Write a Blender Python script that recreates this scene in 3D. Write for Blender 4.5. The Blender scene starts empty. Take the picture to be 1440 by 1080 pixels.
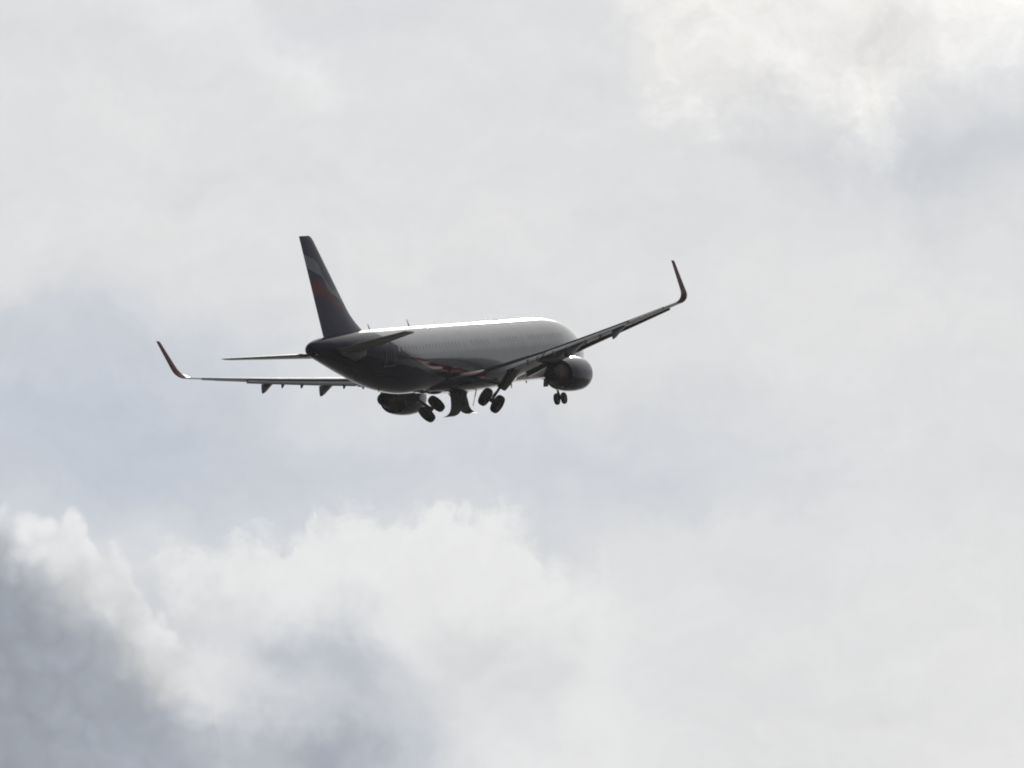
import bpy, bmesh, math, random
from mathutils import Vector, Matrix
random.seed(4)
R = math.radians
scene = bpy.context.scene
COL = scene.collection

# ------------------------------------------------------------------ camera
ELEV = 12.0                                     # the camera looks up at the climbing aeroplane
cam_d = bpy.data.cameras.new('camera')
cam_d.sensor_width = 36.0
cam_d.lens = 300.0
cam_d.clip_start = 0.5
cam_d.clip_end = 100000.0
cam = bpy.data.objects.new('camera', cam_d)
COL.objects.link(cam)
cam.location = (0, 0, 1.7)
cam.rotation_euler = (R(90 + ELEV), 0, 0)
scene.camera = cam
scene.view_settings.view_transform = 'Standard'
scene.view_settings.look = 'None'
scene.view_settings.exposure = 0.0
scene.view_settings.gamma = 1.0
scene.view_settings.use_curve_mapping = False
scene.cycles.filter_width = 1.9                 # a slightly soft long lens

# ------------------------------------------------------------------ sun
SUN_EL, SUN_AZ = 22.6, 1.8                      # degrees, azimuth from +Y towards +X
sun_dir = Vector((math.sin(R(SUN_AZ)) * math.cos(R(SUN_EL)), math.cos(R(SUN_AZ)) * math.cos(R(SUN_EL)), math.sin(R(SUN_EL))))
sun_d = bpy.data.lights.new('sun', 'SUN')
sun_d.energy = 3.5
sun_d.angle = R(0.5)
sun_d.color = (1.0, 0.95, 0.87)
sun = bpy.data.objects.new('sun', sun_d)
sun.rotation_euler = sun_dir.to_track_quat('Z', 'Y').to_euler()
sun.location = (0, 0, 400)
COL.objects.link(sun)

# ------------------------------------------------------------------ node expressions
class X:
    """a node socket with arithmetic"""
    tree = None
    def __init__(s, v): s.v = v
    @staticmethod
    def m(op, *a, clamp=False):
        n = X.tree.nodes.new('ShaderNodeMath'); n.operation = op; n.use_clamp = clamp
        for i, q in enumerate(a):
            if isinstance(q, X): X.tree.links.new(q.v, n.inputs[i])
            else: n.inputs[i].default_value = q
        return X(n.outputs[0])
    def __add__(s, o): return X.m('ADD', s, o)
    __radd__ = __add__
    def __sub__(s, o): return X.m('SUBTRACT', s, o)
    def __rsub__(s, o): return X.m('SUBTRACT', o, s)
    def __mul__(s, o): return X.m('MULTIPLY', s, o)
    __rmul__ = __mul__
    def __truediv__(s, o): return X.m('DIVIDE', s, o)

def sstep(a, b, x):
    n = X.tree.nodes.new('ShaderNodeMapRange'); n.interpolation_type = 'SMOOTHSTEP'
    X.tree.links.new(x.v, n.inputs['Value'])
    for k, q in (('From Min', a), ('From Max', b)):
        if isinstance(q, X): X.tree.links.new(q.v, n.inputs[k])
        else: n.inputs[k].default_value = q
    return X(n.outputs[0])

def lerp(a, b, t): return a + (b - a) * t if isinstance(a, X) or isinstance(b, X) else (b - a) * t + a

def curve(pts, x, x0, x1, y0, y1, smooth=True):
    """y(x) through pts, ranges x0..x1 and y0..y1, as a float curve"""
    n = X.tree.nodes.new('ShaderNodeFloatCurve')
    c = n.mapping.curves[0]
    P = sorted(((px - x0) / (x1 - x0), (py - y0) / (y1 - y0)) for px, py in pts)
    while len(c.points) < len(P): c.points.new(0.5, 0.5)
    for q, (a, b) in zip(c.points, P):
        q.location = (a, b); q.handle_type = 'AUTO' if smooth else 'VECTOR'
    n.mapping.use_clip = False
    n.mapping.update()
    X.tree.links.new(((x - x0) * (1.0 / (x1 - x0))).v, n.inputs['Value'])
    return X(n.outputs[0]) * (y1 - y0) + y0

def noise(vec, scale, detail=6, rough=0.55, dist=0.0, w=None):
    n = X.tree.nodes.new('ShaderNodeTexNoise')
    n.inputs['Scale'].default_value = scale; n.inputs['Detail'].default_value = detail
    n.inputs['Roughness'].default_value = rough; n.inputs['Distortion'].default_value = dist
    if w is not None:
        n.noise_dimensions = '4D'; n.inputs['W'].default_value = w
    X.tree.links.new(vec, n.inputs['Vector'])
    return X(n.outputs[0])

def combine(a, b, c=0.0):
    n = X.tree.nodes.new('ShaderNodeCombineXYZ')
    for i, q in enumerate((a, b, c)):
        if isinstance(q, X): X.tree.links.new(q.v, n.inputs[i])
        else: n.inputs[i].default_value = q
    return n.outputs[0]

def mixc(a, b, t):
    n = X.tree.nodes.new('ShaderNodeMix'); n.data_type = 'RGBA'
    for i, q in ((6, a), (7, b)):
        if isinstance(q, tuple): n.inputs[i].default_value = (*q, 1)
        else: X.tree.links.new(q, n.inputs[i])
    if isinstance(t, X): X.tree.links.new(t.v, n.inputs[0])
    else: n.inputs[0].default_value = t
    return n.outputs[2]

# ------------------------------------------------------------------ world: daylight sky behind broken cloud
world = bpy.data.worlds.new('World')
scene.world = world
world.use_nodes = True
wt = world.node_tree
wt.nodes.clear()
X.tree = wt
out = wt.nodes.new('ShaderNodeOutputWorld')
bg = wt.nodes.new('ShaderNodeBackground')
wt.links.new(bg.outputs[0], out.inputs[0])
sky = wt.nodes.new('ShaderNodeTexSky')
sky.sky_type = 'NISHITA'; sky.sun_disc = False
sky.sun_elevation = R(SUN_EL); sky.sun_rotation = R(SUN_AZ)
SKY = 0.08
bg.inputs['Strength'].default_value = SKY
tc = wt.nodes.new('ShaderNodeTexCoord')
sep = wt.nodes.new('ShaderNodeSeparateXYZ')
wt.links.new(tc.outputs['Generated'], sep.inputs[0])
dx, dy, dz = X(sep.outputs[0]), X(sep.outputs[1]), X(sep.outputs[2])
# compass bearing and elevation of the direction, one unit = 100 * 0.00477 degrees of arc
K = 12000.0 / 100.0
az = X.m('ARCTAN2', dx, dy) * (K * math.cos(R(ELEV)))
el = (X.m('ARCSINE', dz) - R(ELEV)) * K
u = az + 7.2                                    # bearing axis, 0..14.4 across the cloudscape
v = 5.4 - el                                    # depth axis, growing towards the horizon
pos = combine(u, v)
wA = (noise(pos, 0.55, 7, 0.58, w=1.0) - 0.5) * 2.0
wB = (noise(pos, 0.55, 7, 0.58, w=7.3) - 0.5) * 2.0
fA = (noise(pos, 1.9, 6, 0.6, w=3.1) - 0.5) * 2.0
fB = (noise(pos, 1.9, 6, 0.6, w=11.7) - 0.5) * 2.0
uu = u + wA * 0.9 + fA * 0.35
vv = v + wB * 0.9 + fB * 0.35
us = u + wA * 1.6
vs = v + wB * 1.6
puff = (noise(combine(uu * 1.0, vv * 1.0), 1.1, 8, 0.62, w=5.5) - 0.5) * 1.7
fine = (noise(combine(u * 0.8 + wA * 1.5, v + wB), 2.6, 8, 0.62, w=2.2) - 0.5) * 1.7
streak = (noise(combine(u * 0.33 + wA * 1.2, v * 1.1 + wB * 1.2), 0.9, 6, 0.55, w=9.0) - 0.5) * 1.7

def blob(cx, cy, sx, sy, rotd=0.0, warp=True):
    a, b = (us, vs) if warp else (u, v)
    c, s = math.cos(R(rotd)), math.sin(R(rotd))
    p = (a - cx) * (c / sx) + (b - cy) * (s / sx)
    q = (b - cy) * (c / sy) - (a - cx) * (s / sy)
    return X.m('EXPONENT', (p * p + q * q) * -0.5)

# L: lightness, Bn: blueness, Wm: warmth, all as the eye reads them; turned to light below
L = 0.858 + streak * 0.040 + fine * 0.028
Bn = 0.42 + streak * -0.3
Wm = X.m('MULTIPLY', 0.0, 1.0)
# upper-left veil, slightly brighter wisps
L = L + blob(3.2, 0.45, 1.1, 0.35, 25) * 0.03 + blob(4.3, 1.05, 0.5, 0.25, 50) * 0.02
t = blob(5.0, 0.3, 1.0, 0.35); L = L - t * 0.015; Bn = Bn + t * 0.35
# blue-grey gap at the left
edge = sstep(-0.5, 0.8, vv - (4.05 + u * 0.17))
gap = edge * (1.0 - sstep(6.6, 8.8, v + wB)) * (1.0 - sstep(2.0, 6.2, u + wA * 2))
L = L - gap * 0.054; Bn = Bn + gap * 0.95
t = blob(1.2, 5.7, 1.3, 0.9); L = L - t * 0.02; Bn = Bn + t * 0.35
# band of thinner cloud under the aeroplane
t = blob(5.2, 6.6, 3.6, 0.85); L = L - t * 0.036; Bn = Bn + t * 0.6
t = blob(8.6, 6.55, 2.4, 0.55); L = L - t * 0.02; Bn = Bn + t * 0.4
# right side: grey-blue hollow
t = blob(13.9, 2.0, 1.3, 0.75, -12); L = L - t * 0.06; Bn = Bn + t * 0.6
t = blob(12.2, 2.4, 0.9, 0.4); L = L - t * 0.025; Bn = Bn + t * 0.3
t = blob(10.7, 1.8, 0.9, 0.55); L = L - t * 0.02; Bn = Bn + t * 0.15
# upper-right sunlit cumulus, warm
cum = sstep(-0.8, 0.9, (curve([(7.6, -1.0), (8.6, 0.2), (9.3, 1.5), (10.2, 1.55), (11.2, 1.6), (12.2, 2.0), (12.9, 1.5), (13.6, 1.15), (14.4, 1.05), (17, 0.8)], u, 7.0, 17.0, -2.0, 4.0) - v) + wB * 0.5 + puff * 1.3 + fine * 0.5)
cum = cum * sstep(8.2, 9.6, u + wA * 0.6 + puff * 0.9)
L = L + cum * (0.066 + puff * 0.075 + fine * 0.045); Wm = Wm + cum * 0.26; Bn = Bn - cum * 0.35
t = blob(10.6, 1.35, 0.7, 0.35, 25); L = L - t * 0.03 * cum
t = blob(9.6, 0.9, 0.35, 0.5, 10); L = L - t * 0.02 * cum
t = blob(14.4, 0.2, 1.1, 0.7); L = L + t * 0.05; Wm = Wm + t * 0.22
t = blob(12.4, 0.42, 0.75, 0.3, 10); L = L - t * 0.075; Wm = Wm - t * 0.2
t = blob(12.2, 1.6, 0.35, 0.6, 15); L = L + t * 0.02; Wm = Wm + t * 0.35
# lower right: smooth pale sheet, faintly warm towards the edge
t = blob(14.2, 9.6, 1.2, 1.6); L = L + t * 0.02; Wm = Wm + t * 0.3
t = blob(12.2, 6.9, 0.25, 0.6, -35); L = L + t * 0.012
t = blob(12.0, 9.9, 1.2, 0.4); L = L - t * 0.01
# second cloud, behind: bright tops, green-grey hollows lower down
topB = curve([(0, 8.0), (1.9, 7.95), (2.3, 7.75), (3.3, 7.45), (4.0, 7.35), (4.6, 7.15), (5.2, 7.15), (6.0, 7.1), (7.0, 7.05), (7.7, 7.4), (8.3, 7.65), (9.2, 7.6), (10.2, 7.9), (11.5, 8.7), (16, 9.3)], u, 0, 16, 6.0, 10.0)
dB = (vv - topB) + puff * 0.75 + fine * 0.35
softB = 0.40 + sstep(6.8, 10.0, u) * 1.4
mB = sstep(0.0, softB, dB) * (1.0 - sstep(7.6, 10.4, u + wA * 1.5) * 0.96)
LB = 0.894 + puff * 0.045 + fine * 0.02
BB = X.m('MULTIPLY', 0.32, 1.0)
for cx, cy, sx, sy, rr, dl, db in ((4.4, 9.35, 0.75, 0.42, 15, 0.14, 1.1), (3.4, 10.7, 1.5, 0.5, 0, 0.16, 1.1), (5.4, 10.7, 0.8, 0.4, 0, 0.06, 0.7), (4.6, 10.8, 0.5, 0.35, 0, 0.08, 0.4),
                                   (6.85, 8.95, 0.4, 0.4, 0, 0.06, 0.1), (5.9, 9.9, 0.9, 0.5, 0, 0.06, 0.4), (7.7, 9.7, 0.5, 0.4, -45, 0.04, 0.1), (3.3, 8.7, 0.6, 0.25, 0, 0.03, 0.1), (2.45, 8.55, 0.28, 0.55, -33, 0.085, 0.6)):
    t = blob(cx, cy, sx, sy, rr); LB = LB - t * dl; BB = BB + t * db
LB = LB - sstep(9.4, 10.9, vv) * (1.0 - sstep(6.0, 7.2, u)) * 0.02
L = lerp(L, LB, mB); Bn = lerp(Bn, BB, mB); Wm = Wm * (1.0 - mB)
# first cloud, in front at the left: bright lit rim round a blue-grey body
ua = u + wA * 0.22 + fA * 0.16 + fB * 0.06
topA = curve([(-3, 7.5), (0, 7.35), (0.5, 7.45), (0.8, 7.32), (1.2, 7.35), (1.42, 7.85), (1.75, 7.85), (1.95, 8.3), (2.2, 8.75), (2.5, 8.95), (2.8, 9.35), (2.95, 9.75), (3.05, 10.2), (3.15, 10.8), (3.3, 12), (6, 12)], ua, -3, 6, 7.0, 12.0)
vo = wt.nodes.new('ShaderNodeTexVoronoi'); vo.feature = 'F1'; vo.inputs['Scale'].default_value = 2.1; vo.inputs['Detail'].default_value = 1.0; vo.inputs['Roughness'].default_value = 0.5
wt.links.new(combine(u + wA * 0.5 + fA * 0.15, v + wB * 0.5 + fB * 0.15), vo.inputs['Vector'])
bill = 0.42 - X(vo.outputs['Distance'])           # rounded heaps
dA = (v + fB * 0.20 + wB * 0.2 - topA) + puff * 0.22 + bill * 0.32 + 0.26
mA = sstep(-0.02, 0.24, dA) * (1.0 - sstep(2.5, 3.5, u + wA * 0.35 + puff * 0.25))
core = curve([(-3, 7.6), (0, 7.7), (0.4, 7.95), (0.8, 8.45), (1.2, 8.85), (1.6, 9.15), (2.0, 9.55), (2.3, 10.0), (2.8, 10.1), (3.4, 10.15), (4.2, 10.5), (6, 11.2)], u, -3, 6, 7.0, 12.0)
dk = sstep(-0.35, 0.85, (v + wB * 0.4 - core) + puff * 0.45 - bill * 0.3 + 0.20)
LA = 0.905 - sstep(0.2, 1.2, dA + puff * 0.8) * 0.05 + bill * 0.07 + puff * 0.05 + fine * 0.02
for cx, cy, sx, sy, rr, dl in ((2.15, 9.35, 0.42, 0.33, 30, 0.075), (1.35, 8.35, 0.28, 0.28, 0, 0.04), (0.6, 8.0, 0.3, 0.2, 0, 0.03)):
    LA = LA - blob(cx, cy, sx, sy, rr) * dl
LA = lerp(LA, 0.612 + puff * 0.08 + bill * 0.05 + fine * 0.02 + u * 0.022, dk)
BA = dk * 1.35 + 0.40 + sstep(0.2, 1.4, dA) * 0.15
L = lerp(L, LA, mA); Bn = lerp(Bn, BA, mA); Wm = Wm * (1.0 - mA)
# to scene light
rgb = []
for kb, kw in ((-0.022, 0.008), (-0.005, 0.003), (0.020, -0.016)):
    rgb.append(X.m('POWER', X.m('MAXIMUM', L + Bn * kb + Wm * kw, 0.02), 2.25))
cloud_c = combine(*rgb)
# away from the sun the cloud is thinner and less strongly lit from behind
sd = dx * sun_dir.x + dy * sun_dir.y + dz * sun_dir.z
toward = sstep(0.5, 0.97, sd)
cover = 0.84 + toward * 0.13
# the sun behind thin cloud brightens the cloud round it
ang = X.m('ARCCOSINE', X.m('MINIMUM', sd, 0.999999))
glow = X.m('EXPONENT', X.m('POWER', ang * (1.0 / R(2.5)), 2.0) * -1.0) * 8.0
vm = wt.nodes.new('ShaderNodeVectorMath'); vm.operation = 'SCALE'
wt.links.new(cloud_c, vm.inputs[0])
wt.links.new(((0.16 + toward * 0.84 + glow) * (1.0 / SKY)).v, vm.inputs['Scale'])
wt.links.new(mixc(sky.outputs[0], vm.outputs[0], cover), bg.inputs['Color'])

# ------------------------------------------------------------------ materials
def new_mat(name):
    m = bpy.data.materials.new(name); m.use_nodes = True
    X.tree = m.node_tree
    return m, m.node_tree.nodes['Principled BSDF']

def mat(name, col, rough=0.4, metal=0.0, coat=0.0, var=0.12, scale=1.4, bump=0.0, spec=0.5):
    m, b = new_mat(name)
    t = X.tree
    tcn = t.nodes.new('ShaderNodeTexCoord')
    n = noise(tcn.outputs['Object'], scale, 6, 0.6)
    dark = tuple(c * (1 - var) for c in col); light = tuple(min(1, c * (1 + var)) for c in col)
    t.links.new(mixc(dark, light, sstep(0.3, 0.7, n)), b.inputs['Base Color'])
    t.links.new((rough + (n - 0.5) * 0.18).v, b.inputs['Roughness'])
    b.inputs['Metallic'].default_value = metal
    b.inputs['Specular IOR Level'].default_value = spec
    b.inputs['Coat Weight'].default_value = coat; b.inputs['Coat Roughness'].default_value = 0.06
    if bump:
        bn = t.nodes.new('ShaderNodeBump'); bn.inputs['Strength'].default_value = bump; bn.inputs['Distance'].default_value = 0.02
        t.links.new(n.v, bn.inputs['Height']); t.links.new(bn.outputs[0], b.inputs['Normal'])
    return m

S0 = 23.27                                       # station (metres aft of the nose) of the origin
NAVY, RED, SILVER = (0.018, 0.014, 0.054), (0.29, 0.012, 0.014), (0.385, 0.372, 0.388)

def livery():
    """silver above a falling line, a red ribbon along it, navy tail and belly"""
    m, b = new_mat('fuselage_paint'); t = X.tree
    tcn = t.nodes.new('ShaderNodeTexCoord')
    sp = t.nodes.new('ShaderNodeSeparateXYZ'); t.links.new(tcn.outputs['Object'], sp.inputs[0])
    s = S0 - X(sp.outputs[1]); z = X(sp.outputs[2])
    zb = curve([(0, -2.05), (6, -2.0), (9.5, -1.86), (13, -1.72), (19.5, -1.38), (23.5, -1.06), (26.1, -0.81), (29.7, -0.45), (31.9, -0.02), (33.4, 0.40), (34.9, 1.05), (35.6, 1.4), (36.2, 2.15), (37.5, 3.5), (46, 3.9)], s, 0, 46, -3, 4)
    wd = curve([(0, 0.25), (20, 0.34), (28, 0.36), (31, 0.30), (33, 0.2), (35, 0.10), (36, 0.02), (46, 0.0)], s, 0, 46, -0.5, 1.0)
    d = zb - z
    n = noise(tcn.outputs['Object'], 0.9, 6, 0.6)
    red = sstep(-0.02, 0.02, d); navy = sstep(-0.02, 0.02, d - wd)
    pale = sstep(0.06, 0.10, d - wd) * (1.0 - sstep(0.26, 0.42, d - wd)) * sstep(20, 26, s) * (1.0 - sstep(32.5, 34.5, s))
    c = mixc(tuple(q * 0.94 for q in SILVER), tuple(q * 1.05 for q in SILVER), sstep(0.3, 0.7, n))
    c = mixc(c, RED, red)
    c = mixc(c, NAVY, navy)
    c = mixc(c, (0.09, 0.10, 0.12), pale * 0.8)
    t.links.new(c, b.inputs['Base Color'])
    # skin seams, one ring every frame bay, barely darker
    seam = X.m('PINGPONG', s + 0.7, 1.6)
    line = 1.0 - sstep(0.0, 0.018, seam)
    t.links.new(mixc(c, (0.05, 0.05, 0.055), line * 0.25), b.inputs['Base Color'])
    t.links.new((0.075 + (n - 0.5) * 0.06).v, b.inputs['Roughness'])
    t.links.new((0.42 - navy * 0.24).v, b.inputs['Specular IOR Level'])
    t.links.new((0.65 - navy * 0.60).v, b.inputs['Coat Weight'])
    b.inputs['Coat Roughness'].default_value = 0.03
    bn = t.nodes.new('ShaderNodeBump'); bn.inputs['Strength'].default_value = 0.06; bn.inputs['Distance'].default_value = 0.03
    t.links.new((noise(tcn.outputs['Object'], 1.6, 3, 0.5)).v, bn.inputs['Height']); t.links.new(bn.outputs[0], b.inputs['Normal'])
    return m

def fin_paint():
    """navy fin with a waving tricolour: white, blue, red"""
    m, b = new_mat('fin_paint'); t = X.tree
    tcn = t.nodes.new('ShaderNodeTexCoord')
    sp = t.nodes.new('ShaderNodeSeparateXYZ'); t.links.new(tcn.outputs['Object'], sp.inputs[0])
    s = S0 - X(sp.outputs[1]); z = X(sp.outputs[2])
    cv = lambda pts: curve(pts, s, 37, 44, 2, 9)
    wt_ = cv([(37, 3.0), (38.25, 3.88), (39.2, 4.45), (40.1, 4.95), (40.8, 5.52), (41.2, 6.18), (41.6, 6.52), (42.4, 6.75), (43.1, 6.97), (44, 7.2)])
    wb_ = cv([(37, 3.0), (38.0, 3.66), (39.2, 4.18), (40.0, 4.45), (40.45, 4.75), (40.75, 5.25), (41.0, 5.5), (41.9, 5.8), (42.7, 6.08), (44, 6.5)])
    rt_ = cv([(37, 3.1), (38.5, 3.62), (39.4, 4.0), (40.1, 4.35), (40.6, 4.8), (41.3, 5.18), (42.5, 5.35), (44, 5.5)])
    rb_ = cv([(37, 3.05), (38.5, 3.50), (39.5, 3.58), (40.2, 3.80), (40.6, 4.08), (41.4, 4.30), (42.4, 4.42), (44, 4.5)])
    e = 0.03
    white = sstep(-e, e, wt_ - z) * sstep(-e, e, z - wb_)
    blue = sstep(-e, e, wb_ - z) * sstep(-e, e, z - rt_)
    red = sstep(-0.08, 0.08, rt_ - z) * sstep(-0.1, 0.1, z - rb_)
    n = noise(tcn.outputs['Object'], 1.2, 6, 0.6)
    c = mixc(tuple(q * 1.55 for q in NAVY), tuple(q * 2.1 for q in NAVY), n)
    c = mixc(c, (0.016, 0.032, 0.10), blue)
    c = mixc(c, RED, red * 0.85)
    c = mixc(c, (0.36, 0.36, 0.36), white)
    t.links.new(c, b.inputs['Base Color'])
    t.links.new((0.34 + (n - 0.5) * 0.2).v, b.inputs['Roughness'])
    b.inputs['Specular IOR Level'].default_value = 0.26
    b.inputs['Coat Weight'].default_value = 0.03; b.inputs['Coat Roughness'].default_value = 0.08
    return m

M = dict(
    fuselage=livery(), fin=fin_paint(),
    wing=mat('wing_paint', (0.20, 0.203, 0.212), 0.2, 0.0, 0.0, 0.15, 0.8, 0.0, 0.2),
    flap=mat('flap_paint', (0.17, 0.172, 0.178), 0.3, 0.0, 0.0, 0.15, 1.1, 0.0, 0.25),
    fairing=mat('fairing_paint', (0.15, 0.155, 0.165), 0.42, 0.0, 0.1, 0.12, 1.5),
    winglet=mat('winglet_paint', (0.23, 0.024, 0.028), 0.42, 0.0, 0.0, 0.12, 1.0, 0.0, 0.3),
    navy=mat('navy_paint', (0.024, 0.020, 0.046), 0.16, 0.0, 0.25, 0.15, 1.0, 0.0, 0.4),
    tailgrey=mat('stabilizer_paint', (0.19, 0.19, 0.195), 0.42, 0.0, 0.1, 0.12, 1.0),
    plate=mat('bare_plate', (0.26, 0.26, 0.25), 0.45, 0.4, 0.0, 0.12, 2.0),
    metal=mat('gear_metal', (0.12, 0.12, 0.12), 0.45, 0.5, 0.0, 0.2, 4.0),
    dark=mat('dark_metal', (0.04, 0.038, 0.036), 0.5, 0.5, 0.0, 0.3, 4.0),
    bronze=mat('exhaust_metal', (0.13, 0.105, 0.085), 0.42, 0.8, 0.0, 0.25, 3.0),
    rubber=mat('tyre_rubber', (0.034, 0.032, 0.030), 0.75, 0.0, 0.0, 0.3, 6.0, 0.2, 0.3),
    chrome=mat('bare_lip', (0.55, 0.55, 0.56), 0.22, 1.0, 0.0, 0.08, 2.0),
    doorin=mat('door_primer', (0.10, 0.10, 0.085), 0.7, 0.0, 0.0, 0.25, 3.0),
    legdoor=mat('leg_door_primer', (0.20, 0.185, 0.11), 0.6, 0.0, 0.0, 0.25, 3.0),
    trim=mat('door_outline', (0.32, 0.32, 0.33), 0.45, 0.0, 0.0, 0.1, 3.0),
    pylon=mat('pylon_paint', (0.055, 0.05, 0.046), 0.5, 0.0, 0.0, 0.25, 2.0, 0.0, 0.3),
    glass=mat('window_glass', (0.33, 0.325, 0.34), 0.12, 0.0, 0.6, 0.1, 4.0, 0.0, 0.8),
    white=mat('white_lamp_glass', (0.8, 0.8, 0.78), 0.2, 0.0, 0.5, 0.05, 4.0),
)

# ------------------------------------------------------------------ mesh helpers; coordinates are (station aft of nose, starboard, up)
def P3(s, y, z): return (y, S0 - s, z)

class Mesh:
    def __init__(self): self.v = []; self.f = []; self.mi = []
    def ring(self, pts):
        i = len(self.v); self.v += [P3(*p) for p in pts]; return list(range(i, i + len(pts)))
    def skin(self, a, b, closed=True, mi=0):
        n = len(a)
        for k in range(n if closed else n - 1):
            self.f.append((a[k], a[(k + 1) % n], b[(k + 1) % n], b[k])); self.mi.append(mi)
    def cap(self, a, mi=0): self.f.append(tuple(a)); self.mi.append(mi)
    def loft(self, rings, caps=(True, True), mi=0):
        R_ = [self.ring(r) for r in rings]
        for a, b in zip(R_, R_[1:]): self.skin(a, b, True, mi)
        if caps[0]: self.cap(R_[0], mi)
        if caps[1]: self.cap(R_[-1], mi)
        return R_
    def tube(self, a, b, ra, rb=None, n=14, mi=0):
        rb = ra if rb is None else rb
        A, B = Vector(a), Vector(b); d = (B - A).normalized()
        h = Vector((0, 0, 1)) if abs(d.z) < 0.9 else Vector((1, 0, 0))
        e1 = d.cross(h).normalized(); e2 = d.cross(e1)
        mk = lambda c, r: [tuple(c + (e1 * math.cos(q) + e2 * math.sin(q)) * r) for q in [2 * math.pi * k / n for k in range(n)]]
        self.loft([mk(A, ra), mk(B, rb)], mi=mi)
    def lathe(self, o, axis, prof, n=32, mi=0, caps=(False, False)):
        """prof: (distance along axis, radius)"""
        O = Vector(o); d = Vector(axis).normalized()
        h = Vector((0, 0, 1)) if abs(d.z) < 0.9 else Vector((1, 0, 0))
        e1 = d.cross(h).normalized(); e2 = d.cross(e1)
        rings = [[tuple(O + d * t + (e1 * math.cos(q) + e2 * math.sin(q)) * r) for q in [2 * math.pi * k / n for k in range(n)]] for t, r in prof]
        return self.loft(rings, caps, mi)
    def box(self, c, hs, mi=0):
        s, y, z = c; a, b, h = hs
        self.loft([[(s + a * i, y + b * j, z - h) for i, j in ((-1, -1), (1, -1), (1, 1), (-1, 1))], [(s + a * i, y + b * j, z + h) for i, j in ((-1, -1), (1, -1), (1, 1), (-1, 1))]], mi=mi)
    def mirror(self):
        m = Mesh(); m.v = [(-x, y, z) for x, y, z in self.v]; m.f = [tuple(reversed(f)) for f in self.f]; m.mi = list(self.mi); return m
    def build(self, name, mats, parent=None, angle=40, label=None):
        if not isinstance(mats, (list, tuple)): mats = [mats]
        me = bpy.data.meshes.new(name)
        me.from_pydata(self.v, [], self.f)
        bm = bmesh.new(); bm.from_mesh(me)
        bm.faces.ensure_lookup_table()
        for fc, i in zip(bm.faces, self.mi): fc.material_index = i; fc.smooth = True
        bmesh.ops.recalc_face_normals(bm, faces=bm.faces)
        bm.to_mesh(me); bm.free()
        me.set_sharp_from_angle(angle=R(angle))
        for q in mats: me.materials.append(q)
        o = bpy.data.objects.new(name, me); COL.objects.link(o)
        if parent: o.parent = parent
        if label: o['label'] = label
        return o

def both(fn, name, mats, parent, **kw):
    """build a starboard part and its port mirror"""
    m = fn()
    return [m.build(name, mats, parent, **kw), m.mirror().build(name, mats, parent, **kw)]

# ------------------------------------------------------------------ the ground, far below the frame
X.tree = None
gm, gb = new_mat('grass_ground')
tcn = X.tree.nodes.new('ShaderNodeTexCoord')
gn = noise(tcn.outputs['Object'], 0.01, 8, 0.6); gf = noise(tcn.outputs['Object'], 0.6, 6, 0.7)
X.tree.links.new(mixc((0.010, 0.011, 0.010), (0.022, 0.022, 0.021), sstep(0.3, 0.7, gn * 0.6 + gf * 0.4)), gb.inputs['Base Color'])
gb.inputs['Roughness'].default_value = 0.9; gb.inputs['Specular IOR Level'].default_value = 0.1
g = Mesh()
N = 96
rings = []
for r in (0.0, 60, 300, 1500, 2000, 5500):
    rings.append(g.ring([(S0 - r * math.sin(2 * math.pi * k / N), r * math.cos(2 * math.pi * k / N), 0) for k in range(N)]))
for a, b in zip(rings[1:], rings[2:]): g.skin(a, b)
g.cap(rings[1])
ground = g.build('ground', gm)
ground['kind'] = 'structure'

# ------------------------------------------------------------------ thin haze added to lift the blacks, standing in for veiling glare
hz = bpy.data.materials.new('veil_haze'); hz.use_nodes = True
ht = hz.node_tree; ht.nodes.clear()
ho = ht.nodes.new('ShaderNodeOutputMaterial'); hv = ht.nodes.new('ShaderNodeVolumePrincipled')
hv.inputs['Color'].default_value = (0.92, 0.94, 1.0, 1); hv.inputs['Density'].default_value = 0.000034; hv.inputs['Anisotropy'].default_value = 0.3
ht.links.new(hv.outputs[0], ho.inputs['Volume'])
HB = 6000.0
haze_me = bpy.data.meshes.new('haze')
haze_me.from_pydata([(x, y, z) for z in (-1.0, 150.0) for x, y in ((-HB, -HB), (HB, -HB), (HB, HB), (-HB, HB))], [], [(3, 2, 1, 0), (4, 5, 6, 7), (0, 1, 5, 4), (1, 2, 6, 5), (2, 3, 7, 6), (3, 0, 4, 7)])
haze_me.materials.append(hz)
haze = bpy.data.objects.new('haze', haze_me); COL.objects.link(haze)
haze['kind'] = 'stuff'; haze['label'] = 'thin pale haze added to lift the dark tones'; haze['category'] = 'haze'

# ------------------------------------------------------------------ the aeroplane
root = bpy.data.objects.new('passenger_jet', None)
COL.objects.link(root)
root['label'] = 'silver and navy twin-engined airliner climbing away with its landing gear half retracted'
root['category'] = 'airplane'
yaw, pitch, roll, tx, tz, D = -0.3888, 0.0383, -0.1344, -4.2785, 1.723, 534.65
cam_m = Matrix.Translation(cam.location) @ Matrix.Rotation(R(ELEV), 4, 'X')
root.matrix_world = cam_m @ Matrix.Translation((tx, D, tz)) @ Matrix.Rotation(yaw, 4, 'Z') @ Matrix.Rotation(roll, 4, 'Y') @ Matrix.Rotation(pitch, 4, 'X')

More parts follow.
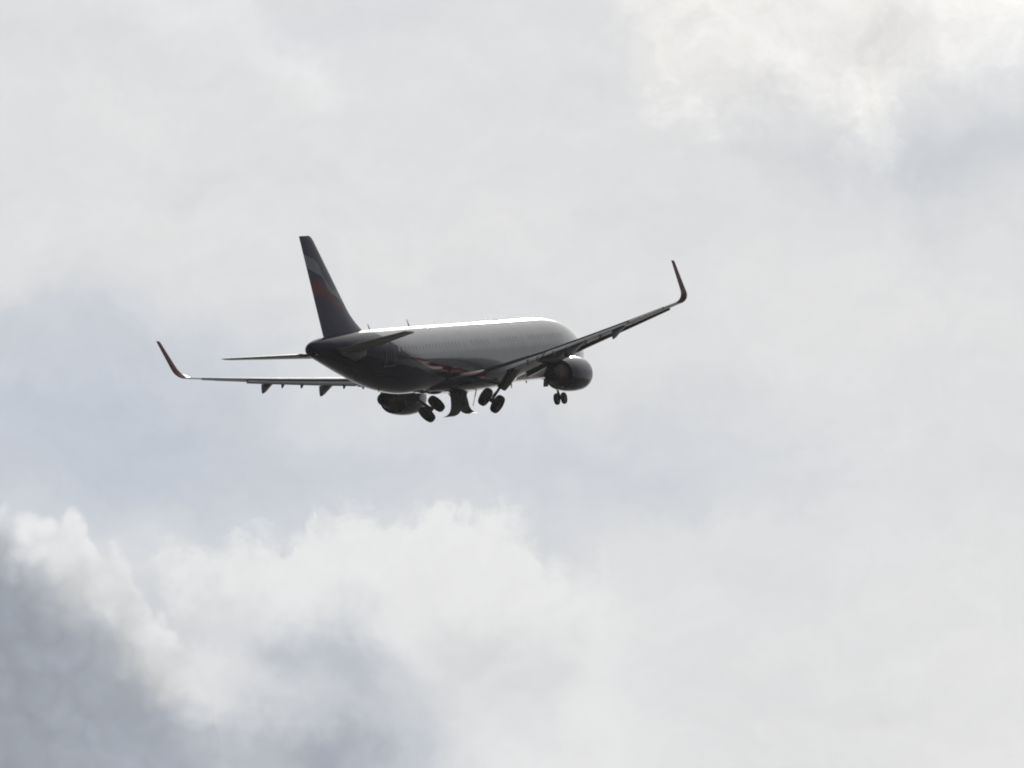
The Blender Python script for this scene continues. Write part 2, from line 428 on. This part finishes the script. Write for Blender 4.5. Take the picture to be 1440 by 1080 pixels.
# fuselage sections: station, top, bottom, half width
FUS = [(0.7, -0.60, -0.80, 0.10), (0.82, -0.42, -1.02, 0.30), (1.1, -0.20, -1.25, 0.54), (1.6, 0.08, -1.48, 0.82), (2.3, 0.50, -1.70, 1.10),
       (3.1, 0.98, -1.86, 1.34), (4.0, 1.38, -1.97, 1.56), (5.1, 1.68, -2.04, 1.73), (6.3, 1.84, -2.07, 1.86), (7.8, 1.92, -2.07, 1.95),
       (10, 1.95, -2.07, 1.975), (16, 1.98, -2.07, 1.975), (22, 2.02, -2.07, 1.975), (28, 2.06, -2.07, 1.975), (30.5, 2.07, -2.07, 1.975), (32, 2.07, -1.97, 1.965),
       (34, 2.07, -1.68, 1.90), (36, 2.06, -1.26, 1.75), (38, 2.03, -0.76, 1.52), (40, 1.96, -0.24, 1.22), (41.4, 1.87, 0.12, 0.98), (42.5, 1.78, 0.40, 0.77), (43.3, 1.67, 0.60, 0.58), (43.75, 1.55, 0.74, 0.44), (43.92, 1.44, 0.86, 0.31)]
def catmull(t, i, n):
    """smooth interpolation of the section table"""
    p0, p1, p2, p3 = FUS[max(i - 1, 0)], FUS[i], FUS[min(i + 1, n - 1)], FUS[min(i + 2, n - 1)]
    r = []
    for k in range(4):
        m1 = (p2[k] - p0[k]) / max(1e-6, (p2[0] - p0[0])) * (p2[0] - p1[0]) if i > 0 else p2[k] - p1[k]
        m2 = (p3[k] - p1[k]) / max(1e-6, (p3[0] - p1[0])) * (p2[0] - p1[0]) if i + 2 < n else p2[k] - p1[k]
        r.append((2 * t**3 - 3 * t**2 + 1) * p1[k] + (t**3 - 2 * t**2 + t) * m1 + (-2 * t**3 + 3 * t**2) * p2[k] + (t**3 - t**2) * m2)
    return r
SEC = []
for i in range(len(FUS) - 1):
    k = 4
    for j in range(k):
        q = catmull(j / k, i, len(FUS)); q[0] = FUS[i][0] + (FUS[i + 1][0] - FUS[i][0]) * j / k; SEC.append(q)
SEC.append(list(FUS[-1]))
def section(s):
    for a, b in zip(SEC, SEC[1:]):
        if a[0] <= s <= b[0]:
            t = (s - a[0]) / (b[0] - a[0]); return [a[k] + (b[k] - a[k]) * t for k in range(4)]
    return SEC[-1]
def skin_pt(s, z, off=0.0, side=1):
    _, tp, bt, hw = section(s)
    c, h = (tp + bt) / 2, (tp - bt) / 2
    q = max(-0.999, min(0.999, (z - c) / h)); y = hw * math.sqrt(1 - q * q)
    n = Vector((0, y / hw**2, (z - c) / h**2)).normalized()
    return (s, side * (y + n.y * off), z + n.z * off)
fm = Mesh()
NF = 72
fm.loft([[(s, hw * math.cos(a), (tp + bt) / 2 + (tp - bt) / 2 * math.sin(a)) for a in [2 * math.pi * k / NF for k in range(NF)]] for s, tp, bt, hw in SEC])
fus = fm.build('fuselage', M['fuselage'], root, angle=60)

def patch(pts_grid, off=0.012, thick=0.03, name='panel', m=None, parent=None, label=None, side=1):
    """a thin shell lying on the fuselage skin; pts_grid rows of (s, z)"""
    g = Mesh()
    top = [g.ring([skin_pt(s, z, off, side) for s, z in row]) for row in pts_grid]
    bot = [g.ring([skin_pt(s, z, off - thick, side) for s, z in row]) for row in pts_grid]
    for A, flip in ((top, 0), (bot, 1)):
        for a, b in zip(A, A[1:]): g.skin(a, b, False)
    edge = lambda A: [r[0] for r in A] + list(A[-1][1:]) + [r[-1] for r in reversed(A[:-1])] + list(reversed(A[0][1:-1]))
    g.skin(edge(top), edge(bot), True)
    return g.build(name, m, parent, label=label)

# cabin windows, each its own pane with a rounded outline, along the starboard side
doors_s = (6.3, 14.2, 19.2, 23.9, 35.9)
s = 7.4
while s < 35.2:
    if all(abs(s - d) > 0.85 for d in doors_s):
        g = Mesh()
        ring = [(0.115 * math.copysign(abs(math.cos(a)) ** 0.6, math.cos(a)), 0.165 * math.copysign(abs(math.sin(a)) ** 0.6, math.sin(a))) for a in [2 * math.pi * k / 16 for k in range(16)]]
        g.loft([[skin_pt(s + a, 0.62 + b, -0.02) for a, b in ring], [skin_pt(s + a, 0.62 + b, 0.010) for a, b in ring]])
        g.build('cabin_window', M['glass'], fus)
    s += 0.533

# doors with a pale painted outline
def door(s0, s1, z0, z1, lean=0.0, m='fuselage', rim=None):
    grid = [[(s0 + (s1 - s0) * i / 6 + lean * (z - z1), z) for i in range(7)] for z in [z0 + (z1 - z0) * j / 10 for j in range(11)]]
    d = patch(grid, 0.003, 0.02, 'cabin_door', M[m], fus)
    if rim is None: return
    w = 0.05
    g = Mesh()
    rim_o = [(s0 - w, z0 - w), (s1 + w, z0 - w), (s1 + w, z1 + w), (s0 - w, z1 + w)]
    def strip(a, b, wa):
        n = 10
        rows = []
        for k in range(n + 1):
            t = k / n; q = (a[0] + (b[0] - a[0]) * t, a[1] + (b[1] - a[1]) * t)
            rows.append([q, (q[0] + wa[0], q[1] + wa[1])])
        top = [g.ring([skin_pt(x, z, 0.014) for x, z in r]) for r in rows]
        bot = [g.ring([skin_pt(x, z, -0.01) for x, z in r]) for r in rows]
        for A in (top, bot):
            for p, q in zip(A, A[1:]): g.skin(p, q, False)
        e = lambda A: [r[0] for r in A] + [r[1] for r in reversed(A)]
        g.skin(e(top), e(bot), True)
    strip((s0, z0), (s0, z1), (-w, 0)); strip((s1, z0), (s1, z1), (w, 0))
    strip((s0 - w, z0 - w), (s1 + w, z0 - w), (0, w)); strip((s0 - w, z1), (s1 + w, z1), (0, w))
    g.build('door_frame', M[rim], fus)
door(35.32, 36.40, -0.33, 1.30, 0.0, 'fuselage', 'trim')
door(13.85, 14.6, -0.33, 1.35)
door(23.5, 24.25, -0.33, 1.35)
door(5.9, 6.7, -0.33, 1.45)

# bare plate round the stabilizer root, and the exhaust of the auxiliary unit at the tip of the tail
def plate():
    rows = []
    top = [(41.5, 0.74), (40.8, 1.04), (39.7, 1.06), (38.6, 1.10)]
    bot = [(41.4, 0.62), (40.2, 0.30), (39.7, 0.16), (38.8, 0.42)]
    n = 14
    def at(P, t):
        x = t * (len(P) - 1); i = min(int(x), len(P) - 2); q = x - i
        return (P[i][0] + (P[i + 1][0] - P[i][0]) * q, P[i][1] + (P[i + 1][1] - P[i][1]) * q)
    for j in range(6):
        rows.append([tuple(at(top, i / n)[k] + (at(bot, i / n)[k] - at(top, i / n)[k]) * j / 5 for k in (0, 1)) for i in range(n + 1)])
    return rows
for sd_ in (1, -1): patch(plate(), 0.012, 0.03, 'stabilizer_plate', M['plate'], fus, side=sd_)
g = Mesh(); g.lathe((43.87, 0, 1.15), (1, 0, 0), [(0, 0.27), (0.10, 0.25), (0.12, 0.22), (-0.15, 0.20)], 24, caps=(False, True)); g.build('exhaust_pipe', M['dark'], fus)
g = Mesh(); g.lathe((43.72, 0.26, 0.80), (0.8, 0.3, -0.5), [(-0.05, 0.07), (0.03, 0.06), (0.07, 0.03)], 12, caps=(True, True)); g.build('tail_lamp', M['white'], fus)

def blade(s, base_z, h, c, rake, name='antenna', y=0.0, m='dark'):
    g = Mesh()
    sec = lambda z, s0, cc, t: [(s0, y, z), (s0 + cc * 0.4, y + t, z), (s0 + cc, y, z), (s0 + cc * 0.4, y - t, z)]
    g.loft([sec(base_z, s, c, 0.03), sec(base_z + h * 0.5, s + rake * 0.5, c * 0.75, 0.02), sec(base_z + h, s + rake, c * 0.4, 0.01)])
    return g.build(name, M[m], fus)
blade(34.3, 2.0, 0.42, 0.22, 0.30); blade(28.0, 2.0, 0.50, 0.22, 0.36); blade(24.0, 2.0, 0.10, 0.2, 0.05)
blade(12.6, -2.0, -0.42, 0.30, 0.12); blade(34.2, -1.62, -0.2, 0.25, 0.12); blade(10.0, -2.03, -0.16, 0.3, 0.08); blade(37.6, -0.8, -0.22, 0.2, 0.1)

# belly fairing between the wing roots
g = Mesh()
rg = []
for s, zb, hw, zt in ((13.6, -1.95, 0.7, -1.5), (14.6, -2.16, 1.25, -1.1), (16, -2.28, 1.6, -0.8), (18, -2.36, 1.76, -0.65), (21, -2.38, 1.78, -0.6), (24, -2.32, 1.68, -0.7), (26, -2.22, 1.4, -0.9), (27.6, -2.12, 1.05, -1.2), (29.2, -1.98, 0.5, -1.6)):
    pr = []
    for k in range(40):
        a = 2 * math.pi * k / 40
        zc, hh = (zt + zb) / 2, (zt - zb) / 2
        ca, sa = math.cos(a), math.sin(a)
        e = 0.86
        pr.append((s, hw * math.copysign(abs(ca) ** e, ca), zc + hh * math.copysign(abs(sa) ** e, sa)))
    rg.append(pr)
g.loft(rg); g.build('belly_fairing', M['fuselage'], root, angle=55)

# ------------------------------------------------------------------ wings
def af(c, t, camber=0.018):
    yt = 5 * t * (0.2969 * math.sqrt(max(c, 0)) - 0.1260 * c - 0.3516 * c * c + 0.2843 * c**3 - 0.1030 * c**4)
    yc = camber * (1 - (2 * c - 1.2) ** 2 / 1.44) if c < 0.6 else camber * (1 - ((c - 0.6) / 0.4) ** 2)
    return yc, yt
def airfoil(le, chord, y, z, t, tw=0.0, phi=0.0, c0=0.0, c1=1.0, n=12, camber=0.018):
    """closed section; phi leans the lift direction inboard"""
    cs = [c0 + (c1 - c0) * 0.5 * (1 - math.cos(math.pi * k / n)) if c0 == 0 else c0 + (c1 - c0) * k / n for k in range(n + 1)]
    pts = [(c, sum(af(c, t, camber))) for c in reversed(cs)] + [(c, af(c, t, camber)[0] - af(c, t, camber)[1] - (0.0012 if c > 0.9 else 0)) for c in cs[1 if c0 == 0 else 0:]]
    o = []
    for c, h in pts:
        a, b = c * chord, h * chord
        ss = a * math.cos(R(tw)) + b * math.sin(R(tw)); hh = b * math.cos(R(tw)) - a * math.sin(R(tw))
        o.append((le + ss, y - hh * math.sin(R(phi)), z + hh * math.cos(R(phi))))
    return o
def wing_at(y):
    le = 16.24 + (y - 1.975) * 0.548
    te = 22.5 if y < 6.4 else 22.5 + (y - 6.4) * 0.30
    z = -1.06 + (y - 1.975) * 0.118 + 0.48 * ((y - 1.975) / 15) ** 2
    q = min(1.0, (y - 1.975) / 13.8)
    tw0 = 2.6 - 2.6 * q; tw = -2.3 + 1.8 * q
    z -= (te - le) * (math.sin(R(tw0)) - math.sin(R(tw)))
    t = 0.15 - 0.04 * min(1, (y - 1.975) / 8)
    return le, te - le, z, t, tw
YS = (1.0, 2.0, 3.0, 4.5, 6.4, 7.5, 9, 10.5, 12, 13.1, 14.5, 15.8)
def wing_fn():
    g = Mesh()
    g.loft([airfoil(wing_at(y)[0], wing_at(y)[1], y, *wing_at(y)[2:], 0.0, 0.0, 0.775) for y in YS])
    le, c, z, t, tw = wing_at(15.8)
    le2, c2, z2, t2, tw2 = wing_at(16.75)
    g.loft([airfoil(le, c, 15.8, z, t, tw), airfoil(le2, c2, 16.75, z2, t2, tw2)])
    return g
def winglet_fn():
    g = Mesh()
    le, c, z, t, tw = wing_at(16.75)
    rg = [airfoil(le, c, 16.75, z, t, tw, 12)]
    y, zz, n = 16.75, z, 9
    rad = 0.78
    ph0, ph1 = 10.0, 85.0
    for k in range(1, n + 1):
        ph = ph0 + (ph1 - ph0) * k / n; pm = ph0 + (ph1 - ph0) * (k - 0.5) / n
        ds = rad * R(ph1 - ph0) / n
        y += ds * math.cos(R(pm)); zz += ds * math.sin(R(pm))
        q = k / n
        rg.append(airfoil(le + 0.36 * q + 0.46 * q * q, c * (1 - 0.20 * q * q) - 0.12 * q, y, zz, t, tw * (1 - q), ph))
    ley, ch = le + 0.82, c * 0.80 - 0.12
    for q in (0.25, 0.5, 0.75, 0.95, 1.0):
        h = 1.88 * q; e = 0.10 if q == 1.0 else 0
        rg.append(airfoil(ley + 1.70 * q + e, ch + (0.50 - ch) * q - e, y + h * math.cos(R(ph1)), zz + h * math.sin(R(ph1)), 0.085, 0, ph1 + 2 * q))
    g.loft(rg)
    return g
def flap_fn(ya, yb, c0, defl, aft, down, n=6):
    def f():
        g = Mesh(); rg = []
        for k in range(n + 1):
            y = ya + (yb - ya) * k / n
            le, ch, z, t, tw = wing_at(y)
            fc = ch * (1.0 - c0) * 1.08
            s_h = le + ch * c0 + aft; z_h = z - ch * c0 * math.sin(R(tw)) + 0.006 * ch + down
            rg.append(airfoil(s_h, fc, y, z_h, 0.17, defl + tw, 0, n=9, camber=0.03))
        g.loft(rg); return g
    return f
def slat_fn(ya, yb):
    def f():
        g = Mesh(); rg = []
        for k in range(7):
            y = ya + (yb - ya) * k / 6
            le, ch, z, t, tw = wing_at(y)
            rg.append(airfoil(le - 0.055 * ch - 0.08, ch, y, z - 0.06 * ch - 0.02, t * 0.95, tw - 10, 0, 0.0, 0.13, n=8))
        g.loft(rg); return g
    return f
def canoe(y, L0, L1, r, droop):
    """flap track fairing: a slim boat hung under the trailing edge"""
    def f():
        le, ch, z, t, tw = wing_at(y)
        te = le + ch; zu = z - ch * 0.75 * math.sin(R(tw)) - 0.02 * ch
        g = Mesh(); rg = []
        prof = [(0.0, 0.04, 0.1), (0.15, 0.22, 0.5), (0.32, 0.42, 0.85), (0.5, 0.62, 1.0), (0.68, 0.82, 0.95), (0.82, 0.95, 0.75), (0.92, 1.0, 0.5), (0.97, 0.97, 0.3), (1.0, 0.86, 0.06)]
        for q, w, ww in prof:
            s = te + L0 + (L1 - L0) * q
            top = zu + 0.08 - droop * max(0, q - 0.4) ** 1.3
            dep = r * 2.5 * w + 0.02
            wy = r * 0.62 * ww + 0.01
            rg.append([(s + (0.10 * (1 - math.sin(a)) / 2 if q > 0.9 else 0), y + wy * math.cos(a), top - dep / 2 + dep / 2 * math.sin(a)) for a in [2 * math.pi * k / 20 for k in range(20)]])
        g.loft(rg); return g
    return f
def bracket(y):
    def f():
        le, ch, z, t, tw = wing_at(y)
        te = le + ch - 0.15; zz = z - ch * math.sin(R(tw)) - 0.12
        g = Mesh(); w = 0.045
        g.loft([[(te - 0.35, y + sg * w, zz + 0.06), (te + 0.32, y + sg * w, zz - 0.04), (te + 0.34, y + sg * w, zz - 0.34), (te + 0.18, y + sg * w, zz - 0.26)] for sg in (-1, 1)])
        return g
    return f
wings = both(wing_fn, 'wing', M['wing'], root)
subs = [(winglet_fn, 'winglet', 'winglet'), (flap_fn(2.35, 6.3, 0.75, 13, 0.30, -0.10), 'flap', 'flap'), (flap_fn(6.45, 13.0, 0.74, 13, 0.22, -0.07), 'flap', 'flap'),
        (flap_fn(13.12, 15.75, 0.755, 7, 0.02, -0.02), 'aileron', 'flap'), (slat_fn(2.9, 5.2), 'slat', 'wing'), (slat_fn(6.3, 15.6), 'slat', 'wing'),
        (canoe(8.5, -2.7, 0.60, 0.27, 0.55), 'flap_fairing', 'fairing'), (canoe(12.0, -2.2, 0.50, 0.24, 0.5), 'flap_fairing', 'fairing')]
subs += [(bracket(y), 'flap_bracket', 'fairing') for y in (5.3, 6.0, 7.2, 9.75, 10.9)]
for fn, nm, mt in subs:
    m = fn()
    m.build(nm, M[mt], wings[0]); m.mirror().build(nm, M[mt], wings[1])

# the port wing carries a little less lift in the bank
wings[1].location.z = -0.10; wings[1].rotation_euler.y = -0.006

# ------------------------------------------------------------------ tail
def ht_at(y):
    q = (y - 1.0) / 5.22
    le = 38.84 + q * 3.15; te = 43.05 + q * 0.62; z = 0.92 + q * 0.50
    return le, te - le, z
def hs_fn():
    g = Mesh(); rg = []
    for y in (0.3, 1.0, 2.4, 3.8, 5.2, 6.0, 6.14):
        le, c, z = ht_at(y); e = 0.25 if y > 6.1 else 0
        rg.append(airfoil(le + e, c - e, y, z - c * 0.05, 0.075 if not e else 0.06, -3.5, 6, 0, 0.72, camber=-0.006))
    g.loft(rg); return g
def elev_fn():
    g = Mesh(); rg = []
    for y in (1.35, 2.6, 3.9, 5.2, 6.0, 6.12):
        le, c, z = ht_at(y)
        rg.append(airfoil(le + c * 0.735, c * 0.265, y, z - c * 0.05 + c * 0.735 * math.sin(R(3.5)) - 0.005, 0.13, -3.5, 6, 0, 1.0, n=8, camber=0.0))
    g.loft(rg); return g
hs = both(hs_fn, 'horizontal_stabilizer', M['tailgrey'], root)
for q, o in zip(both(elev_fn, 'elevator', M['tailgrey'], None), hs): q.parent = o

def fin_at(z):
    # straight leading edge above the dorsal fillet, curving forward below it
    le = 38.76 + (z - 4.73) * 0.838
    if z < 3.5: le -= 0.62 * ((3.5 - z) / 1.3) ** 2
    te = 41.75 + (z - 1.9) * (43.33 - 41.75) / 6.2
    return le, te
def foil_v(z, le, te, t, c0=0.0, c1=1.0, n=12):
    c = te - le
    cs = [c0 + (c1 - c0) * 0.5 * (1 - math.cos(math.pi * k / n)) for k in range(n + 1)]
    up = [(le + q * c, af(q, t, 0)[1] * c, z) for q in reversed(cs)]
    lo = [(le + q * c, -af(q, t, 0)[1] * c - 0.001, z) for q in cs[1:]]
    return up + lo
g = Mesh()
zs = (1.75, 1.9, 2.1, 2.3, 2.5, 2.8, 3.1, 3.5, 4.0, 5.0, 6.0, 7.0, 7.7, 7.92, 8.05)
g.loft([foil_v(z, fin_at(z)[0] + (0.22 if z > 8 else 0.05 if z > 7.9 else 0), fin_at(z)[1], 0.095 if z < 8 else 0.07, 0, 0.70) for z in zs])
fin = g.build('tail_fin', M['fin'], root)
g = Mesh()
rud = []
for z in (1.86, 3, 4, 5, 6, 7, 7.9, 8.05):
    le, te = fin_at(z); c = te - le
    h = af(0.702, 0.095, 0)[1] * c
    st = [(le + c * (0.702 + 0.298 * k / 6), (h * (1 - k / 6) + 0.004)) for k in range(7)]
    rud.append([(a_, h_, z) for a_, h_ in st] + [(a_, -h_, z) for a_, h_ in reversed(st)])
g.loft(rud)
g.build('rudder', M['fin'], fin)

# ------------------------------------------------------------------ engines
def eng_c(s):
    s += 0.55
    return (s, 5.75, -2.12 + (s - 17) * 0.02)
AX = (1, -0.012, 0.02)
def cowl_fn():
    g = Mesh(); o = eng_c(14.95)
    g.lathe(o, AX, [(0.55, 0.80), (0.25, 0.85), (0.06, 0.90), (0.0, 0.955), (0.06, 1.01), (0.25, 1.05), (0.7, 1.085), (1.3, 1.095)], 56)
    g.lathe(o, AX, [(1.3, 1.095), (1.75, 1.09), (2.3, 1.065), (2.8, 1.015), (3.25, 0.94)], 56)
    g.lathe(o, AX, [(3.25, 0.94), (3.256, 0.932), (3.25, 0.922), (2.6, 0.93), (1.6, 0.88)], 56, mi=1)
    return g
def lip_fn():
    g = Mesh(); g.lathe(eng_c(14.95), AX, [(0.20, 0.862), (0.04, 0.90), (-0.012, 0.955), (0.05, 1.015), (0.20, 1.046)], 56); return g
def core_fn():
    g = Mesh(); g.lathe(eng_c(17.2), AX, [(0.0, 0.74), (0.6, 0.77), (1.0, 0.75), (1.5, 0.64), (2.0, 0.475)], 40); return g
def nozzle_fn():
    g = Mesh(); g.lathe(eng_c(19.25), AX, [(0, 0.475), (0.30, 0.43), (0.52, 0.395), (0.522, 0.375), (0.0, 0.40), (-0.6, 0.41)], 36, caps=(False, True))
    g.lathe(eng_c(19.0), AX, [(0, 0.24), (0.5, 0.20), (0.85, 0.10), (1.0, 0.02)], 24, caps=(True, True)); return g
def fan_fn():
    g = Mesh(); o = eng_c(15.45)
    g.lathe(o, AX, [(-0.35, 0.02), (-0.2, 0.14), (0.0, 0.26), (0.2, 0.28)], 24)
    for k in range(36):
        a = 2 * math.pi * k / 36; b = a + 0.13
        g.loft([[(o[0] + 0.02, o[1] + r * math.cos(a), o[2] + r * math.sin(a)), (o[0] + 0.20, o[1] + r * math.cos(b), o[2] + r * math.sin(b)), (o[0] + 0.21, o[1] + r * math.cos(b), o[2] + r * math.sin(b)), (o[0] + 0.03, o[1] + r * math.cos(a), o[2] + r * math.sin(a))] for r in (0.25, 0.87)])
    return g
def strake_fn():
    g = Mesh(); o = eng_c(16.2); a = R(128)
    d = Vector((0, math.cos(a), math.sin(a))); O = Vector(o)
    n_ = Vector((0, -d.z, d.y)) * 0.012
    q = [O + d * 1.14 + Vector((-0.3, 0, 0)), O + d * 1.14 + Vector((0.6, 0, 0)), O + d * 1.42 + Vector((0.62, 0, 0)), O + d * 1.38 + Vector((0.35, 0, 0))]
    g.loft([[tuple(p + n_) for p in q], [tuple(p - n_) for p in q]]); return g
def pylon_fn():
    g = Mesh()
    # stations from the fan cowl back under the wing: (s, z top, z bottom, half width)
    rows = [(16.3, -1.02, -1.35, 0.04), (17.0, -0.72, -1.5, 0.16), (17.8, -0.5, -1.5, 0.21), (18.8, -0.55, -1.5, 0.22), (19.9, -0.65, -1.45, 0.20), (21.2, -0.8, -1.28, 0.13), (22.2, -0.85, -1.1, 0.03)]
    g.loft([[(s, 5.75 + w * math.cos(a) * 1.0, (t_ + b_) / 2 + (t_ - b_) / 2 * math.sin(a)) for a in [2 * math.pi * k / 16 for k in range(16)]] for s, t_, b_, w in rows])
    return g
eng = both(cowl_fn, 'engine', [M['navy'], M['dark']], root)
for fn, nm, mt in ((lip_fn, 'inlet_lip', 'chrome'), (core_fn, 'core_cowl', 'bronze'), (nozzle_fn, 'exhaust_nozzle', 'dark'), (fan_fn, 'fan', 'dark'), (strake_fn, 'strake', 'navy'), (pylon_fn, 'pylon', 'pylon')):
    m = fn(); m.build(nm, M[mt], eng[0]); m.mirror().build(nm, M[mt], eng[1])

# ------------------------------------------------------------------ landing gear
def wheel(center, axis, rad, wid):
    """tyre with a rounded shoulder and a metal hub"""
    g = Mesh(); h = wid / 2
    prof = [(-h * 0.72, rad * 0.50), (-h * 0.95, rad * 0.66), (-h, rad * 0.78), (-h * 0.86, rad * 0.91), (-h * 0.55, rad * 0.985), (-h * 0.42, rad * 0.99), (-h * 0.40, rad * 0.978), (-h * 0.34, rad * 0.978), (-h * 0.32, rad), (0, rad),
            (h * 0.32, rad), (h * 0.34, rad * 0.978), (h * 0.40, rad * 0.978), (h * 0.42, rad * 0.99), (h * 0.55, rad * 0.985), (h * 0.86, rad * 0.91), (h, rad * 0.78), (h * 0.95, rad * 0.66), (h * 0.72, rad * 0.50)]
    g.lathe(center, axis, prof, 40)
    for sg in (-1, 1):
        g.lathe(center, axis, [(sg * h * 0.72, rad * 0.50), (sg * h * 0.60, rad * 0.44), (sg * h * 0.35, rad * 0.38), (sg * h * 0.35, rad * 0.16), (sg * h * 0.8, rad * 0.13), (sg * h * 0.82, 0.01)], 28, mi=1)
    return g
def main_gear(side, axle, theta, top):
    """leg swinging inboard; axle is its lower end, top its pivot, theta the swing in degrees"""
    A, T = Vector(axle), Vector(top)
    ax = Vector((0, math.cos(R(theta)), -math.sin(R(theta)) * side))
    d = (A - T).normalized()
    g = Mesh()
    g.tube(T - d * 0.2, T + d * (A - T).length * 0.55, 0.17, 0.15, 18)
    g.tube(T + d * (A - T).length * 0.55, A, 0.085, 0.085, 16)
    g.tube(T + d * (A - T).length * 0.50, T + d * (A - T).length * 0.58, 0.19, 0.19, 18)
    g.tube(A - ax * 0.45, A + ax * 0.45, 0.075, 0.075, 14)
    g.tube(A - d * 0.12, A + d * 0.1, 0.13, 0.11, 14)
    # torque links on the aft face
    k1, k2, k3 = T + d * (A - T).length * 0.60, T + d * (A - T).length * 0.80 + Vector((0.34, 0, 0)), A - d * 0.05
    g.tube(k1, k2, 0.05, 0.035, 8); g.tube(k2, k3, 0.035, 0.05, 8)
    g.tube(T - Vector((0.55, 0, 0)), T + Vector((0.45, 0, 0)), 0.11, 0.11, 12)
    leg = g.build('main_landing_gear', M['metal'], root)
    for sg in (-1, 1):
        w = wheel(tuple(A + ax * 0.465 * sg), tuple(ax), 0.60, 0.45)
        w.build('wheel', [M['rubber'], M['metal']], leg)
    # folding side brace to the keel side
    g = Mesh()
    kn = (T + d * (A - T).length * 0.48); el = Vector((A.x - 0.25, side * 1.75, -1.75)); kk = Vector((A.x - 0.2, side * 1.1, -1.55))
    g.tube(kn, el, 0.06, 0.06, 10); g.tube(el, kk, 0.07, 0.07, 10); g.tube(kn + Vector((0.25, 0, 0.05)), T + Vector((0.5, -side * 0.9, -0.25)), 0.035, 0.035, 8)
    g.build('side_brace', M['metal'], leg)
    # hose along the leg
    g = Mesh(); off = Vector((0.2, 0.03, 0))
    pts = [T + d * (A - T).length * q + off * (1 + 0.6 * math.sin(q * 7)) for q in (0.2, 0.4, 0.6, 0.75, 0.9, 1.0)]
    for a, b in zip(pts, pts[1:]): g.tube(a, b, 0.018, 0.018, 6)
    g.build('brake_hose', M['dark'], leg)
    # fairing door fixed to the outer face of the leg
    n_ = ax * side
    g = Mesh()
    rows = []
    Ln = (A - T).length
    for q, wa, wb in ((-0.12, -0.62, 0.62), (0.15, -0.62, 0.66), (0.40, -0.52, 0.56), (0.54, -0.38, 0.36), (0.57, -0.30, 0.26)):
        c = T + d * Ln * q + n_ * 0.30
        rows.append([tuple(c + Vector((wa + (wb - wa) * k / 6, 0, 0)) + n_ * 0.06 * (1 - ((k - 3) / 3) ** 2)) for k in range(7)])
    top_ = [g.ring(r) for r in rows]
    bot_ = [g.ring([tuple(Vector(p) + n_ * 0.035) for p in r]) for r in rows]
    for A_ in (top_, bot_):
        for a, b in zip(A_, A_[1:]): g.skin(a, b, False)
    e = lambda Q: [r[0] for r in Q] + list(Q[-1][1:]) + [r[-1] for r in reversed(Q[:-1])] + list(reversed(Q[0][1:-1]))
    g.skin(e(top_), e(bot_), True)
    g.build('leg_door', M['legdoor'], leg)
    return leg
main_gear(1, (22.15, 2.33, -3.14), 37.0, (21.98, 3.85, -1.45))
main_gear(-1, (22.15, -1.77, -3.13), 37.5, (21.98, -3.85, -1.45))

def belly_door():
    """big wheel-well door hung open from the keel; its free edge curls outboard with the belly line"""
    g = Mesh()
    prof = [(0.20, -2.30), (0.215, -2.65), (0.235, -2.98), (0.28, -3.25), (0.37, -3.47), (0.52, -3.63), (0.70, -3.72), (0.90, -3.76)]
    ss = [20.9 + 1.7 * k / 6 for k in range(7)]
    a_ = [g.ring([(s, y, z) for y, z in prof]) for s in ss]
    b_ = [g.ring([(s, y - 0.05, z - 0.012) for y, z in prof]) for s in ss]
    for Q in (a_, b_):
        for a, b in zip(Q, Q[1:]): g.skin(a, b, False)
    e = lambda Q: [r[0] for r in Q] + list(Q[-1][1:]) + [r[-1] for r in reversed(Q[:-1])] + list(reversed(Q[0][1:-1]))
    g.skin(e(a_), e(b_), True)
    # ribs and hinge arms
    for s in (21.1, 21.5, 21.9, 22.3):
        g.tube((s, 0.27, -2.7), (s, 0.34, -3.2), 0.03, 0.03, 6)
    for s in (21.2, 22.3):
        g.tube((s, 0.26, -2.6), (s, 0.5, -2.2), 0.04, 0.04, 8)
    return g
both(belly_door, 'gear_door', M['doorin'], root, angle=50)
def ram():
    g = Mesh(); g.tube((20.6, 0.78, -2.3), (20.95, 0.55, -3.3), 0.022, 0.022, 8); g.tube((20.6, 0.78, -2.3), (20.75, 0.68, -2.75), 0.035, 0.035, 8); return g
both(ram, 'door_actuator', M['metal'], root)

# nose gear, swinging forward
g = Mesh()
T, A = Vector((5.55, 0, -1.75)), Vector((4.72, 0, -3.40))
d = (A - T).normalized(); Ln = (A - T).length
g.tube(T, T + d * Ln * 0.62, 0.12, 0.11, 16); g.tube(T + d * Ln * 0.6, A, 0.065, 0.065, 14)
g.tube(A - Vector((0, 0.26, 0)), A + Vector((0, 0.26, 0)), 0.055, 0.055, 12)
g.tube(T + d * Ln * 0.62, T + d * Ln * 0.8 + Vector((0.25, 0, 0)), 0.035, 0.03, 8); g.tube(T + d * Ln * 0.8 + Vector((0.25, 0, 0)), A, 0.03, 0.035, 8)
g.tube(T + d * Ln * 0.5, Vector((4.0, 0, -1.8)), 0.05, 0.05, 10)
g.box(tuple(T + d * Ln * 0.45 + Vector((0.05, 0, 0))), (0.12, 0.2, 0.1))
ng = g.build('nose_landing_gear', M['metal'], root)
for sg in (-1, 1):
    wheel((A.x, A.y + 0.25 * sg, A.z), (0, 1, 0), 0.38, 0.23).build('wheel', [M['rubber'], M['metal']], ng)
def nose_door():
    g = Mesh()
    pr = [(0.44, -1.98), (0.52, -2.25), (0.56, -2.52)]
    g.loft([[(s, y, z) for y, z in pr] + [(s, y + 0.03, z) for y, z in reversed(pr)] for s in (5.1, 5.5, 5.9)]); return g
both(nose_door, 'nose_gear_door', M['doorin'], root)
